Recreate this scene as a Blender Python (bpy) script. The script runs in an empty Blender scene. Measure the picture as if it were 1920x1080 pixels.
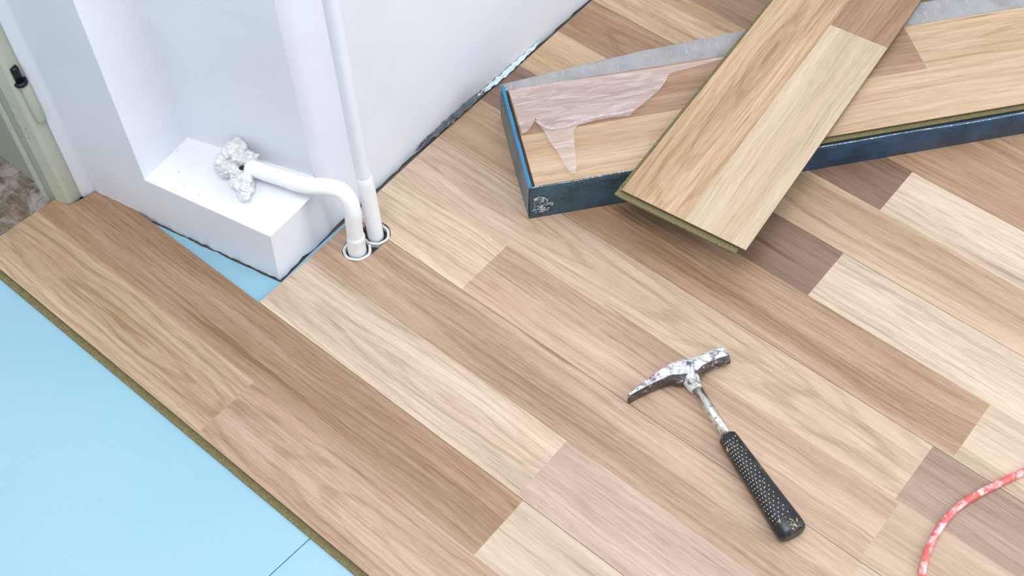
import bpy, bmesh, math, random
from mathutils import Vector, Matrix, noise
from mathutils.geometry import tessellate_polygon
random.seed(7)
S = bpy.context.scene
COL = S.collection

# ------------------------------------------------------------------ camera
F_PX = 2353.56
CAM = Vector((0.93416, -0.32334, 1.41108))
RIGHT = Vector((0.7670827, 0.6411851, -0.0215823))
DOWN = Vector((0.5124424, -0.6326074, -0.5806985))
FWD = Vector((-0.3859883, 0.4343841, -0.8138326))
cam_data = bpy.data.cameras.new('camera')
cam = bpy.data.objects.new('camera', cam_data)
COL.objects.link(cam)
cam_data.sensor_width = 36.0
cam_data.lens = F_PX * 36.0 / 1920.0
cam_data.clip_start = 0.05
m = Matrix((RIGHT, -DOWN, -FWD)).transposed().to_4x4()
m.translation = CAM
cam.matrix_world = m
S.camera = cam

# ------------------------------------------------------------------ light
S.view_settings.view_transform = 'Standard'
S.view_settings.look = 'None'
S.view_settings.gamma = 1.0
S.view_settings.use_curve_mapping = False
S.view_settings.exposure = -0.13
world = bpy.data.worlds.new('world')
S.world = world
world.use_nodes = True
bg = world.node_tree.nodes['Background']
# surroundings: a white room, ceiling brighter than its walls
wn = world.node_tree
tc = wn.nodes.new('ShaderNodeTexCoord')
sx_ = wn.nodes.new('ShaderNodeSeparateXYZ')
mr = wn.nodes.new('ShaderNodeMapRange')
mr.interpolation_type = 'SMOOTHSTEP'
mr.inputs['From Min'].default_value = 0.72
mr.inputs['From Max'].default_value = 0.93
mr.inputs['To Min'].default_value = 0.86
mr.inputs['To Max'].default_value = 2.1
wn.links.new(tc.outputs['Generated'], sx_.inputs[0])
wn.links.new(sx_.outputs['Z'], mr.inputs['Value'])
wn.links.new(mr.outputs[0], bg.inputs['Strength'])
mr2 = wn.nodes.new('ShaderNodeMapRange')
mr2.inputs['From Min'].default_value = 0.72
mr2.inputs['From Max'].default_value = 0.93
wn.links.new(sx_.outputs['Z'], mr2.inputs['Value'])
cmix = wn.nodes.new('ShaderNodeMix')
cmix.data_type = 'RGBA'
cmix.inputs[6].default_value = (0.86, 0.93, 1.0, 1)
cmix.inputs[7].default_value = (1.0, 0.975, 0.95, 1)
wn.links.new(mr2.outputs[0], cmix.inputs['Factor'])
wn.links.new(cmix.outputs[2], bg.inputs['Color'])


def area_light(name, loc, target, sx, sy, power, color):
    ld = bpy.data.lights.new(name, 'AREA')
    ld.shape = 'RECTANGLE'
    ld.size, ld.size_y = sx, sy
    ld.energy = power
    ld.color = color
    o = bpy.data.objects.new(name, ld)
    COL.objects.link(o)
    o.location = loc
    o.rotation_euler = (Vector(target) - Vector(loc)).to_track_quat('-Z', 'Y').to_euler()
    return o


area_light('ceiling_light', (0.6, -0.25, 2.1), (0.4, 0.0, 0), 0.8, 0.8, 22, (1.0, 0.965, 0.94))
area_light('window_light', (3.0, 1.9, 1.8), (0.2, 0.4, 0.1), 1.4, 1.6, 60, (0.93, 0.96, 1.0))


# ------------------------------------------------------------------ helpers
def at(x, y, z=0.0):
    """the point at height z seen at pixel (x, y) of the 1920x1080 frame"""
    d = RIGHT * ((x - 960) / F_PX) + DOWN * ((y - 540) / F_PX) + FWD
    return CAM + d * ((z - CAM.z) / d.z)


def lin(c):
    r = []
    for v in c[:3]:
        v = v / 255.0
        r.append(v / 12.92 if v <= 0.04045 else ((v + 0.055) / 1.055) ** 2.4)
    return tuple(r)


def link(name, me, mats, parent=None, smooth=False, bevel=0, seg=2):
    o = bpy.data.objects.new(name, me)
    COL.objects.link(o)
    for mt in (mats if isinstance(mats, (list, tuple)) else [mats]):
        me.materials.append(mt)
    if smooth:
        for p in me.polygons:
            p.use_smooth = True
    if bevel:
        b = o.modifiers.new('bevel', 'BEVEL')
        b.width = bevel
        b.segments = seg
        b.limit_method = 'ANGLE'
        b.angle_limit = math.radians(40)
    if parent:
        o.parent = parent
    return o


def mesh(name, vs, fs, mats, parent=None, smooth=False, mi=None, bevel=0, seg=2):
    me = bpy.data.meshes.new(name)
    me.from_pydata([tuple(v) for v in vs], [], fs)
    if mi:
        for p, k in zip(me.polygons, mi):
            p.material_index = k
    me.update()
    return link(name, me, mats, parent, smooth, bevel, seg)


def empty(name, loc, rotz=0.0):
    o = bpy.data.objects.new(name, None)
    COL.objects.link(o)
    o.location = loc
    o.rotation_euler = (0, 0, rotz)
    o.empty_display_size = 0.05
    return o


def tag(o, label=None, cat=None, group=None, kind=None):
    if label:
        o['label'] = label
    if cat:
        o['category'] = cat
    if group:
        o['group'] = group
    if kind:
        o['kind'] = kind
    return o


def prism_data(poly, z0, z1, holes=()):
    """closed prism of a plan polygon (list of (x, y)), with holes; returns verts, faces, top flags"""
    loops = [list(poly)] + [list(h) for h in holes]
    flat = [p for l in loops for p in l]
    n = len(flat)
    vs = [(p[0], p[1], z1) for p in flat] + [(p[0], p[1], z0) for p in flat]
    fs, top = [], []
    tris = tessellate_polygon([[Vector((p[0], p[1], 0)) for p in l] for l in loops])
    for t in tris:
        a, b, c = t
        ar = (flat[b][0]-flat[a][0])*(flat[c][1]-flat[a][1])-(flat[b][1]-flat[a][1])*(flat[c][0]-flat[a][0])
        if ar < 0:
            a, b, c = a, c, b
        fs.append((a, b, c)); top.append(1)
        fs.append((a+n, c+n, b+n)); top.append(0)
    k = 0
    for li, l in enumerate(loops):
        ar = sum(l[i][0]*l[(i+1) % len(l)][1]-l[(i+1) % len(l)][0]*l[i][1] for i in range(len(l)))
        ccw = (ar > 0) == (li == 0)
        for i in range(len(l)):
            a, b = k+i, k+(i+1) % len(l)
            fs.append((a, a+n, b+n, b) if ccw else (b, b+n, a+n, a)); top.append(0)
        k += len(l)
    return vs, fs, top


def prism(name, poly, z0, z1, mats, parent=None, bevel=0, holes=()):
    vs, fs, top = prism_data(poly, z0, z1, holes)
    return mesh(name, vs, fs, mats, parent, bevel=bevel)


def tube(name, pts, rad, mat, parent=None, seg=24, cap=True, smooth=True, flat=1.0):
    """round tube along points; rad a number or list"""
    pts = [Vector(p) for p in pts]
    n = len(pts)
    rs = rad if isinstance(rad, (list, tuple)) else [rad]*n
    vs, fs = [], []
    up = Vector((0, 0, 1))
    prev = None
    for i, p in enumerate(pts):
        t = (pts[min(i+1, n-1)] - pts[max(i-1, 0)]).normalized()
        if prev is None:
            a = up.cross(t)
            if a.length < 0.2:
                a = Vector((1, 0, 0)).cross(t)
            a.normalize()
        else:
            a = (prev - t*prev.dot(t)).normalized()
        prev = a
        b = t.cross(a)
        for k in range(seg):
            an = 2*math.pi*k/seg
            vs.append(p + a*math.cos(an)*rs[i] + b*math.sin(an)*rs[i]*flat)
    for i in range(n-1):
        for k in range(seg):
            k2 = (k+1) % seg
            fs.append((i*seg+k, i*seg+k2, (i+1)*seg+k2, (i+1)*seg+k))
    if cap:
        fs.append(tuple(reversed(range(seg))))
        fs.append(tuple((n-1)*seg+k for k in range(seg)))
    o = mesh(name, vs, fs, mat, parent, smooth=smooth)
    return o


def spline(pts, n=10):
    """Catmull-Rom through the points"""
    pts = [Vector(p) for p in pts]
    P = [pts[0]*2-pts[1]] + pts + [pts[-1]*2-pts[-2]]
    out = []
    for i in range(1, len(P)-2):
        for k in range(n):
            t = k/n
            a, b, c, d = P[i-1], P[i], P[i+1], P[i+2]
            out.append(0.5*((2*b)+(c-a)*t+(2*a-5*b+4*c-d)*t*t+(3*b-a-3*c+d)*t**3))
    out.append(pts[-1])
    return out


# ------------------------------------------------------------------ materials
def new_mat(name):
    mt = bpy.data.materials.new(name)
    mt.use_nodes = True
    nt = mt.node_tree
    b = nt.nodes['Principled BSDF']
    return mt, nt, b


class G:
    """tiny node-graph helper"""
    def __init__(self, nt):
        self.nt = nt

    def n(self, t, **kw):
        nd = self.nt.nodes.new(t)
        for k, v in kw.items():
            setattr(nd, k, v)
        return nd

    def put(self, sock, v):
        if isinstance(v, bpy.types.NodeSocket):
            self.nt.links.new(v, sock)
        elif v is not None:
            sock.default_value = v

    def math(self, op, a, b=None, c=None, clamp=False):
        nd = self.n('ShaderNodeMath', operation=op, use_clamp=clamp)
        self.put(nd.inputs[0], a)
        if b is not None:
            self.put(nd.inputs[1], b)
        if c is not None:
            self.put(nd.inputs[2], c)
        return nd.outputs[0]

    def comb(self, x, y, z):
        nd = self.n('ShaderNodeCombineXYZ')
        for i, v in enumerate((x, y, z)):
            self.put(nd.inputs[i], v)
        return nd.outputs[0]

    def noise(self, vec, scale=1.0, detail=4.0, rough=0.55, dist=0.0):
        nd = self.n('ShaderNodeTexNoise')
        self.put(nd.inputs['Vector'], vec)
        nd.inputs['Scale'].default_value = scale
        nd.inputs['Detail'].default_value = detail
        nd.inputs['Roughness'].default_value = rough
        nd.inputs['Distortion'].default_value = dist
        return nd.outputs['Fac']

    def ramp(self, v, lo, hi, a=0.0, b=1.0):
        nd = self.n('ShaderNodeMapRange', clamp=True)
        nd.interpolation_type = 'SMOOTHSTEP'
        self.put(nd.inputs['Value'], v)
        nd.inputs['From Min'].default_value = lo
        nd.inputs['From Max'].default_value = hi
        nd.inputs['To Min'].default_value = a
        nd.inputs['To Max'].default_value = b
        return nd.outputs[0]

    def mix(self, f, a, b, blend='MIX'):
        nd = self.n('ShaderNodeMix', data_type='RGBA', blend_type=blend)
        self.put(nd.inputs['Factor'], f)
        for s, v in ((nd.inputs[6], a), (nd.inputs[7], b)):
            if isinstance(v, tuple) and len(v) == 3:
                v = v + (1,)
            self.put(s, v)
        return nd.outputs[2]

    def bump(self, h, strength, dist, bsdf):
        nd = self.n('ShaderNodeBump')
        nd.inputs['Strength'].default_value = strength
        nd.inputs['Distance'].default_value = dist
        self.put(nd.inputs['Height'], h)
        self.nt.links.new(nd.outputs[0], bsdf.inputs['Normal'])


def coords(g):
    return g.n('ShaderNodeTexCoord').outputs['Object']


def make_wood():
    mt, nt, b = new_mat('laminate_decor')
    g = G(nt)
    uv = g.n('ShaderNodeUVMap', uv_map='grain').outputs[0]
    sep = g.n('ShaderNodeSeparateXYZ'); g.put(sep.inputs[0], uv)
    u, v = sep.outputs[0], sep.outputs[1]
    tone = g.n('ShaderNodeVertexColor', layer_name='tone').outputs['Color']
    par = g.n('ShaderNodeSeparateColor'); g.put(par.inputs[0], g.n('ShaderNodeVertexColor', layer_name='grain_par').outputs['Color'])
    seed, cath, contrast = par.outputs[0], par.outputs[1], par.outputs[2]
    sd = g.math('MULTIPLY', seed, 37.0)
    # slow wander of the grain
    wand = g.noise(g.comb(g.math('MULTIPLY', u, 4.0), g.math('MULTIPLY', v, 9.0), sd), 1.0, 2.0, 0.5)
    v2 = g.math('ADD', v, g.math('MULTIPLY', g.math('SUBTRACT', wand, 0.5), 0.018))
    # broad bands
    band = g.noise(g.comb(g.math('MULTIPLY', u, 1.3), g.math('MULTIPLY', v2, 22.0), sd), 1.0, 3.0, 0.55)
    # streaks
    strk = g.noise(g.comb(g.math('MULTIPLY', u, 4.5), g.math('MULTIPLY', v2, 240.0), sd), 1.0, 5.0, 0.68)
    # short pores
    pore = g.noise(g.comb(g.math('MULTIPLY', u, 42.0), g.math('MULTIPLY', v2, 900.0), sd), 1.0, 2.0, 0.6)
    line = g.noise(g.comb(g.math('MULTIPLY', u, 7.0), g.math('MULTIPLY', v2, 420.0), g.math('ADD', sd, 3.0)), 1.0, 2.0, 0.5)
    line = g.ramp(line, 0.60, 0.74)
    # cathedral rings
    du = g.math('SUBTRACT', u, g.math('ADD', g.math('MULTIPLY', seed, 0.5), 0.1))
    dv = g.math('SUBTRACT', v2, 0.048)
    r = g.math('SQRT', g.math('ADD', g.math('MULTIPLY', g.math('POWER', g.math('ABSOLUTE', du), 2.0), 0.012), g.math('POWER', g.math('ABSOLUTE', dv), 2.0)))
    rn = g.noise(g.comb(g.math('MULTIPLY', u, 5.0), g.math('MULTIPLY', v, 22.0), g.math('ADD', sd, 5.0)), 1.0, 2.0, 0.5)
    ring = g.math('SINE', g.math('ADD', g.math('MULTIPLY', r, 520.0), g.math('MULTIPLY', rn, 15.0)))
    ring = g.ramp(ring, 0.1, 1.0)
    # occasional dark vein
    vein = g.noise(g.comb(g.math('MULTIPLY', u, 3.2), g.math('MULTIPLY', v2, 60.0), g.math('ADD', sd, 11.0)), 1.0, 2.0, 0.5)
    vein = g.ramp(vein, 0.655, 0.75)
    dark = g.math('ADD', g.math('MULTIPLY', g.math('SUBTRACT', band, 0.5), 1.45),
                  g.math('MULTIPLY', g.math('SUBTRACT', strk, 0.5), 1.15))
    dark = g.math('ADD', dark, g.math('MULTIPLY', g.math('SUBTRACT', pore, 0.5), 0.8))
    dark = g.math('ADD', dark, g.math('MULTIPLY', g.math('MULTIPLY', ring, cath), 0.22))
    dark = g.math('ADD', dark, g.math('MULTIPLY', vein, 0.42))
    dark = g.math('ADD', dark, g.math('MULTIPLY', line, 0.34))
    dark = g.math('SUBTRACT', dark, 0.05)
    dark = g.math('MULTIPLY', dark, g.math('MULTIPLY', contrast, 1.2))
    dark = g.math('ADD', dark, 0.5)
    hsd = g.n('ShaderNodeHueSaturation'); hsd.inputs['Saturation'].default_value = 1.2; hsd.inputs['Value'].default_value = 0.52
    g.put(hsd.inputs['Color'], tone)
    hsl = g.n('ShaderNodeHueSaturation'); hsl.inputs['Saturation'].default_value = 0.84; hsl.inputs['Value'].default_value = 1.10
    g.put(hsl.inputs['Color'], tone)
    col = g.mix(g.math('MULTIPLY', dark, 1.0, clamp=True), hsl.outputs[0], hsd.outputs[0])
    # slow hue drift
    hue = g.noise(g.comb(g.math('MULTIPLY', u, 2.2), g.math('MULTIPLY', v, 14.0), g.math('ADD', sd, 21.0)), 1.0, 2.0, 0.5)
    col = g.mix(g.ramp(hue, 0.52, 0.75, 0.0, 0.30), col, g.mix(1.0, col, (1.0, 0.86, 0.76), 'MULTIPLY'))
    g.put(b.inputs['Base Color'], col)
    g.put(b.inputs['Roughness'], g.math('ADD', 0.36, g.math('MULTIPLY', strk, 0.12)))
    b.inputs['Specular IOR Level'].default_value = 0.85
    g.bump(g.math('ADD', pore, strk), 0.12, 0.0006, b)
    return mt


def make_hdf():
    mt, nt, b = new_mat('fibreboard_core')
    g = G(nt)
    c = coords(g)
    f = g.noise(c, 420.0, 3.0, 0.7)
    l = g.noise(c, 30.0, 2.0, 0.6)
    col = g.mix(g.ramp(f, 0.3, 0.72), lin((92, 84, 56)), lin((132, 124, 88)))
    col = g.mix(g.ramp(l, 0.35, 0.75, 0, 0.5), col, lin((106, 102, 66)))
    g.put(b.inputs['Base Color'], col)
    b.inputs['Roughness'].default_value = 0.85
    g.bump(f, 0.4, 0.0005, b)
    return mt


def make_plaster(name, base, dirt=0.0, dirt_col=(150, 150, 140), rough=0.5, bump=0.25, scale=1.0, speck=0.0):
    mt, nt, b = new_mat(name)
    g = G(nt)
    c = coords(g)
    f1 = g.noise(c, 9.0*scale, 4.0, 0.55)
    f2 = g.noise(c, 70.0*scale, 3.0, 0.6)
    base = lin(base)
    col = g.mix(g.ramp(f1, 0.35, 0.7), base, tuple(v*0.955 for v in base))
    if dirt:
        d = g.noise(c, 22.0*scale, 6.0, 0.7, 0.6)
        col = g.mix(g.ramp(d, 0.54, 0.72, 0.0, dirt), col, lin(dirt_col))
        d2 = g.noise(c, 95.0*scale, 4.0, 0.7, 0.4)
        col = g.mix(g.ramp(d2, 0.64, 0.72, 0.0, dirt), col, lin((96, 98, 90)))
    if speck:
        s = g.noise(c, 240.0, 1.0, 0.5)
        col = g.mix(g.ramp(s, speck, speck+0.02), col, lin((120, 118, 110)))
    g.put(b.inputs['Base Color'], col)
    b.inputs['Roughness'].default_value = rough
    g.bump(g.math('ADD', f1, g.math('MULTIPLY', f2, 0.35)), bump, 0.004, b)
    return mt


def make_plain(name, rgb, rough=0.5, metal=0.0, spec=0.5):
    mt, nt, b = new_mat(name)
    b.inputs['Base Color'].default_value = lin(rgb) + (1,)
    b.inputs['Roughness'].default_value = rough
    b.inputs['Metallic'].default_value = metal
    b.inputs['Specular IOR Level'].default_value = spec
    return mt


def make_foam():
    mt, nt, b = new_mat('blue_foam')
    g = G(nt)
    c = coords(g)
    big = g.noise(c, 3.0, 3.0, 0.5)
    fine = g.noise(c, 300.0, 2.0, 0.6)
    col = g.mix(g.ramp(big, 0.3, 0.7), lin((122, 174, 197)), lin((132, 180, 202)))
    col = g.mix(g.ramp(fine, 0.3, 0.8, 0, 0.25), col, lin((132, 180, 202)))
    st = g.noise(c, 60.0, 2.0, 0.5)
    col = g.mix(g.ramp(st, 0.80, 0.82, 0, 0.4), col, lin((96, 120, 128)))
    g.put(b.inputs['Base Color'], col)
    b.inputs['Roughness'].default_value = 0.4
    b.inputs['Specular IOR Level'].default_value = 1.0
    b.inputs['Coat Weight'].default_value = 1.0
    b.inputs['Coat Roughness'].default_value = 0.35
    b.inputs['Coat IOR'].default_value = 1.6
    g.bump(g.math('ADD', fine, g.math('MULTIPLY', big, 2.0)), 0.25, 0.0012, b)
    return mt


def make_card(name, c1, c2, c3, stretch=(6.0, 6.0, 90.0), rough=0.28, film=0.25):
    """printed card under shrink film: blotches plus fine glossy creases"""
    mt, nt, b = new_mat(name)
    g = G(nt)
    c = coords(g)
    mp = g.n('ShaderNodeMapping'); g.put(mp.inputs[0], c)
    mp.inputs['Scale'].default_value = stretch
    bl = g.noise(c, 22.0, 4.0, 0.6)
    cr = g.noise(mp.outputs[0], 4.0, 5.0, 0.65, 1.2)
    col = g.mix(g.ramp(bl, 0.35, 0.65), lin(c1), lin(c2))
    col = g.mix(g.ramp(cr, 0.55, 0.75, 0.0, film), col, lin(c3))
    g.put(b.inputs['Base Color'], col)
    b.inputs['Roughness'].default_value = rough
    g.bump(cr, 0.5, 0.002, b)
    return mt


def make_film(name, alpha, tint, rough=0.35, crease=0.5, scale=(60, 60, 60), lo=0.45, hi=0.75):
    mt, nt, b = new_mat(name)
    g = G(nt)
    c = coords(g)
    mp = g.n('ShaderNodeMapping'); g.put(mp.inputs[0], c)
    mp.inputs['Scale'].default_value = scale
    mp.inputs['Rotation'].default_value = (0, 0, -0.75)
    cr = g.noise(mp.outputs[0], 1.0, 4.0, 0.65, 1.0)
    b.inputs['Base Color'].default_value = lin(tint) + (1,)
    b.inputs['Roughness'].default_value = rough
    g.put(b.inputs['Alpha'], g.ramp(cr, lo, hi, alpha, min(1.0, alpha+crease)))
    g.bump(cr, 0.6, 0.003, b)
    return mt


WOOD = make_wood()
HDF = make_hdf()
PAINT = make_plaster('white_wall_paint', (226, 230, 239), rough=0.42, bump=0.18)
PAINT_CRUMB = make_plaster('chipped_plaster', (206, 210, 214), dirt=0.55, rough=0.8, bump=0.6, scale=3.0)
FRAME_PAINT = make_plaster('old_cream_paint', (184, 188, 172), dirt=0.8, dirt_col=(178, 180, 166), rough=0.45, bump=0.5, scale=1.2)
FRAME_GREEN = make_plaster('old_green_paint', (158, 164, 150), dirt=0.6, dirt_col=(160, 164, 150), rough=0.5, bump=0.4, scale=1.2)
PIPE_PAINT = make_plaster('white_pipe_enamel', (236, 240, 244), rough=0.25, bump=0.12, scale=4.0)
FOAM = make_foam()
DARK = make_plain('dark_gap', (34, 34, 34), 0.9)
BLACK_PAINT = make_plaster('black_sealant', (40, 40, 42), rough=0.45, bump=0.8, scale=8.0)


# ------------------------------------------------------------------ laminate blocks
WOOD_K = (0.84, 0.785, 0.745)      # the tones are sampled bright; this brings them to the board's own reflectance
def blocks_mesh(name, blocks, t, mats, parent=None, loc=None, frame=None):
    """blocks: dicts poly (plan, local), tone (sRGB), seed, cath, con, org (grain origin). One mesh; top faces carry decor."""
    VS, FS, MI, INFO = [], [], [], []
    for bk in blocks:
        vs, fs, top = prism_data(bk['poly'], -bk.get('t', t), 0.0)
        k = len(VS)
        VS += vs
        for f, tp in zip(fs, top):
            FS.append(tuple(i+k for i in f))
            MI.append(0 if tp else 1)
            INFO.append(bk)
    me = bpy.data.meshes.new(name)
    me.from_pydata(VS, [], FS)
    me.uv_layers.new(name='grain')
    me.color_attributes.new('tone', 'FLOAT_COLOR', 'CORNER')
    me.color_attributes.new('grain_par', 'FLOAT_COLOR', 'CORNER')
    uvl = me.uv_layers['grain']
    tone = me.color_attributes['tone']
    parc = me.color_attributes['grain_par']
    for p in me.polygons:
        bk = INFO[p.index]
        p.material_index = MI[p.index]
        c = [v*w for v, w in zip(lin(bk['tone']), WOOD_K)]
        xs = [q[0] for q in bk['poly']]
        x0, x1 = min(xs), max(xs)
        for li in p.loop_indices:
            co = VS[me.loops[li].vertex_index]
            uvl.data[li].uv = (co[0]-bk['org'][0], co[1]-bk['org'][1])
            tone.data[li].color = (c[0], c[1], c[2], 1)
            parc.data[li].color = (bk['seed'], bk['cath'], bk['con'], 1)
    o = link(name, me, mats, parent)
    return o


def rect(x0, x1, y0, y1):
    return [(x0, y0), (x1, y0), (x1, y1), (x0, y1)]


def blk(poly, tone, seed=None, cath=0.3, con=1.0):
    xs = [p[0] for p in poly]; ys = [p[1] for p in poly]
    return dict(poly=poly, tone=tone, seed=random.random() if seed is None else seed, cath=cath, con=con, org=(min(xs), min(ys)))


# ------------------------------------------------------------------ the laid floor
FR = 0.5154
def yk(k):
    return 0.192*(k//2) + (0.192*FR if k % 2 else 0.0)
GAP = 0.0003
XE = 1.9
WEDGE = [(0.192, 0.010), (0.291, 0.009), (0.365, 0.008), (0.41, 0.003), (0.48, 0.000), (0.60, -0.003), (0.75, -0.003), (1.0, -0.007), (2.4, -0.010)]
def wall_edge(y):
    for (y0, x0), (y1, x1) in zip(WEDGE, WEDGE[1:]):
        if y <= y1:
            return x0 + (x1-x0)*(max(y, y0)-y0)/(y1-y0)
    return WEDGE[-1][1]

HC1, HC2, HR = (0.0515, 0.3430), (0.0525, 0.3800), 0.0215
def stadium():
    pts = []
    for k in range(13):
        a = math.pi + math.pi*k/12
        pts.append((HC1[0]+HR*math.cos(a)*(1+0.03*math.sin(5*k)), HC1[1]+HR*math.sin(a)))
    for k in range(13):
        a = math.pi*k/12
        pts.append((HC2[0]+HR*math.cos(a)*(1+0.03*math.sin(4*k)), HC2[1]+HR*math.sin(a)))
    return pts          # counter-clockwise
ST = stadium()

B = []
y0, y1, y2 = yk(0), yk(1), yk(2)-GAP
B.append(blk([(-0.3695, y0), (0.098, y0), (0.098, y1), (-0.3625, y1)], (199, 174, 140), 0.31, 0.9, 0.95))
B.append(blk(rect(0.098, 0.99, y0, y1), (190, 159, 135), 0.62, 0.75, 1.1))
B.append(blk(rect(0.99, XE, y0, y1), (205, 182, 155), 0.2))
for b_ in B:
    b_['t'] = 0.0016
B.append(blk([(-0.3625, y1), (0.482, y1), (0.482, y2), (-0.262, y2), (-0.292, 0.186), (-0.324, 0.1775), (-0.334, 0.1375), (-0.3595, 0.130)],
             (172, 140, 107), 0.74, 0.2, 1.05))
B.append(blk(rect(0.482, 1.2, y1, y2), (216, 200, 178), 0.13, 0.2, 0.7))
B.append(blk(rect(1.2, XE, y1, y2), (180, 150, 122)))
ya, yb = yk(2)+GAP, yk(3)
B.append(blk(rect(0.010, 0.472, ya, yb), (218, 199, 176), 0.47, 0.75, 0.85))
B.append(blk(rect(0.472, 1.1, ya, yb), (199, 175, 159), 0.86, 0.35, 0.85))
B.append(blk(rect(1.1, XE, ya, yb), (214, 196, 172)))
# row 3 with the notch of the pipe hole in its far side
ya, yb = yk(3), yk(4)-GAP
low = [p for p in ST[:13]] + [(HC2[0]+HR, HC2[1])]
xl, xr = HC1[0]-HR, HC1[0]+HR
row3 = [(0.009, ya), (0.845, ya), (0.845, yb), (HC2[0]+HR, yb)]
row3 += [(p[0], p[1]) for p in reversed(ST[:13])][0:0]
notch = [(HC2[0]+HR, HC2[1])] + [p for p in reversed(ST[:13])] + [(HC2[0]-HR, HC2[1]), (HC2[0]-HR, yb)]
row3 += notch + [(wall_edge(yb), yb), (0.008, 0.365)]
B.append(blk(row3, (194, 167, 140), 0.55, 0.25, 1.0))
B.append(blk(rect(0.845, XE, ya, yb), (216, 198, 176), 0.3))
ya, yb = yk(4)+GAP, yk(5)
up = [p for p in ST[13:] if p[1] > ya]
row4 = [(wall_edge(ya), ya), (HC2[0]-HR, ya)] + [p for p in reversed(up)] + [(HC2[0]+HR, ya), (0.212, ya), (0.212, yb), (wall_edge(yb), yb), (0.003, 0.41)]
B.append(blk(row4, (218, 198, 168), 0.17, 0.55, 1.0))
B.append(blk(rect(0.212, 0.840, ya, yb), (206, 178, 154), 0.91, 0.3, 0.85))
B.append(blk(rect(0.840, XE, ya, yb), (206, 184, 160), 0.42, 0.25, 0.6))
ya, yb = yk(5), yk(6)-GAP
B.append(blk([(wall_edge(ya), ya), (0.833, ya), (0.833, yb), (wall_edge(yb), yb)], (213, 189, 164), 0.05, 0.9, 0.8))
B.append(blk(rect(0.833, XE, ya, yb), (170, 145, 126), 0.66, 0.3, 0.9))
ya, yb = yk(6)+GAP, yk(7)
B.append(blk([(wall_edge(ya), ya), (0.17, ya), (0.17, yb), (wall_edge(yb), yb)], (200, 171, 138), 0.35, 0.4, 0.8))
B.append(blk(rect(0.17, 0.86, ya, yb), (190, 158, 128), 0.58, 0.15, 1.0))
B.append(blk(rect(0.86, XE, ya, yb), (216, 198, 174), 0.23, 0.4, 0.8))
ya, yb = yk(7), yk(8)-GAP
B.append(blk([(wall_edge(ya), ya), (0.587, ya), (0.587, yb), (wall_edge(yb), yb)], (144, 115, 96), 0.78, 0.3, 0.9))
B.append(blk(rect(0.587, XE, ya, yb), (217, 200, 178), 0.44, 0.5, 0.95))
ya, yb = yk(8)+GAP, yk(9)
B.append(blk([(wall_edge(ya), ya), (0.25, ya), (0.25, yb), (wall_edge(yb), yb)], (216, 188, 150), 0.37, 0.2, 0.8))
B.append(blk(rect(0.25, XE, ya, yb), (202, 174, 144), 0.12, 0.1, 0.9))
ya, yb = yk(9), yk(10)-GAP
B.append(blk([(wall_edge(ya), ya), (0.24, ya), (0.24, yb), (wall_edge(yb), yb)], (176, 141, 106), 0.69, 0.7, 1.0))
B.append(blk(rect(0.24, 0.587, ya, yb), (146, 117, 98), 0.51, 0.2, 0.9))
B.append(blk(rect(0.587, XE, ya, yb), (220, 202, 180), 0.28, 0.4, 0.9))
ya, yb = yk(10)+GAP, yk(11)
B.append(blk([(wall_edge(ya), ya), (0.42, ya), (0.42, yb), (wall_edge(yb), yb)], (213, 184, 146), 0.96, 0.8, 0.9))
B.append(blk(rect(0.42, XE, ya, yb), (188, 152, 122), 0.08, 0.4, 0.9))
ya, yb = yk(11), yk(12)-GAP
B.append(blk([(wall_edge(ya), ya), (0.34, ya), (0.34, yb), (wall_edge(yb), yb)], (164, 130, 98), 0.83, 0.3, 1.0))
B.append(blk(rect(0.34, XE, ya, yb), (196, 164, 132), 0.26, 0.7, 0.9))
tones = [(196, 164, 130), (214, 190, 158), (172, 138, 108), (206, 178, 146)]
for k in range(12, 24):
    ya = yk(k) + (GAP if k % 2 == 0 else 0)
    yb = yk(k+1) - (GAP if k % 2 == 1 else 0)
    xj = 0.35 + 0.4*((k*37) % 10)/10
    B.append(blk([(wall_edge(ya), ya), (xj, ya), (xj, yb), (wall_edge(yb), yb)], tones[k % 4]))
    B.append(blk(rect(xj, XE, ya, yb), tones[(k+2) % 4]))
floor = blocks_mesh('floor', B, 0.008, [WOOD, HDF])
tag(floor, 'laid two-strip oak-look laminate floor in mixed light and dark brown strips', None, None, 'structure')
# click lip along the open edge
lp = [(-0.3698, 0.0062), (XE, 0.0062), (XE, -0.0092), (-0.3705, -0.0092)]
lp = list(reversed(lp))
lip = prism('edge_tongue', [(p[0], p[1]) for p in lp], -0.0080, -0.0058, [HDF], floor, bevel=0.0004)
prism('board_core', [(-0.3680, 0.0063), (XE, 0.0063), (XE, 0.0988), (-0.3626, 0.0988)], -0.0080, -0.0015, [HDF], floor)
tag(lip, 'olive-brown fibreboard click edge')

# screed below, hallway floor
SCREED = make_plaster('grey_screed', (92, 92, 90), dirt=0.5, rough=0.95, bump=0.6, scale=2.0)
scr = prism('floor_screed', [(-2.2, -1.6), (2.4, -1.6), (2.4, 2.8), (-2.2, 2.8)], -0.05, -0.0125, [SCREED])
tag(scr, 'rough grey screed under the foam and boards', None, None, 'structure')


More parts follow.
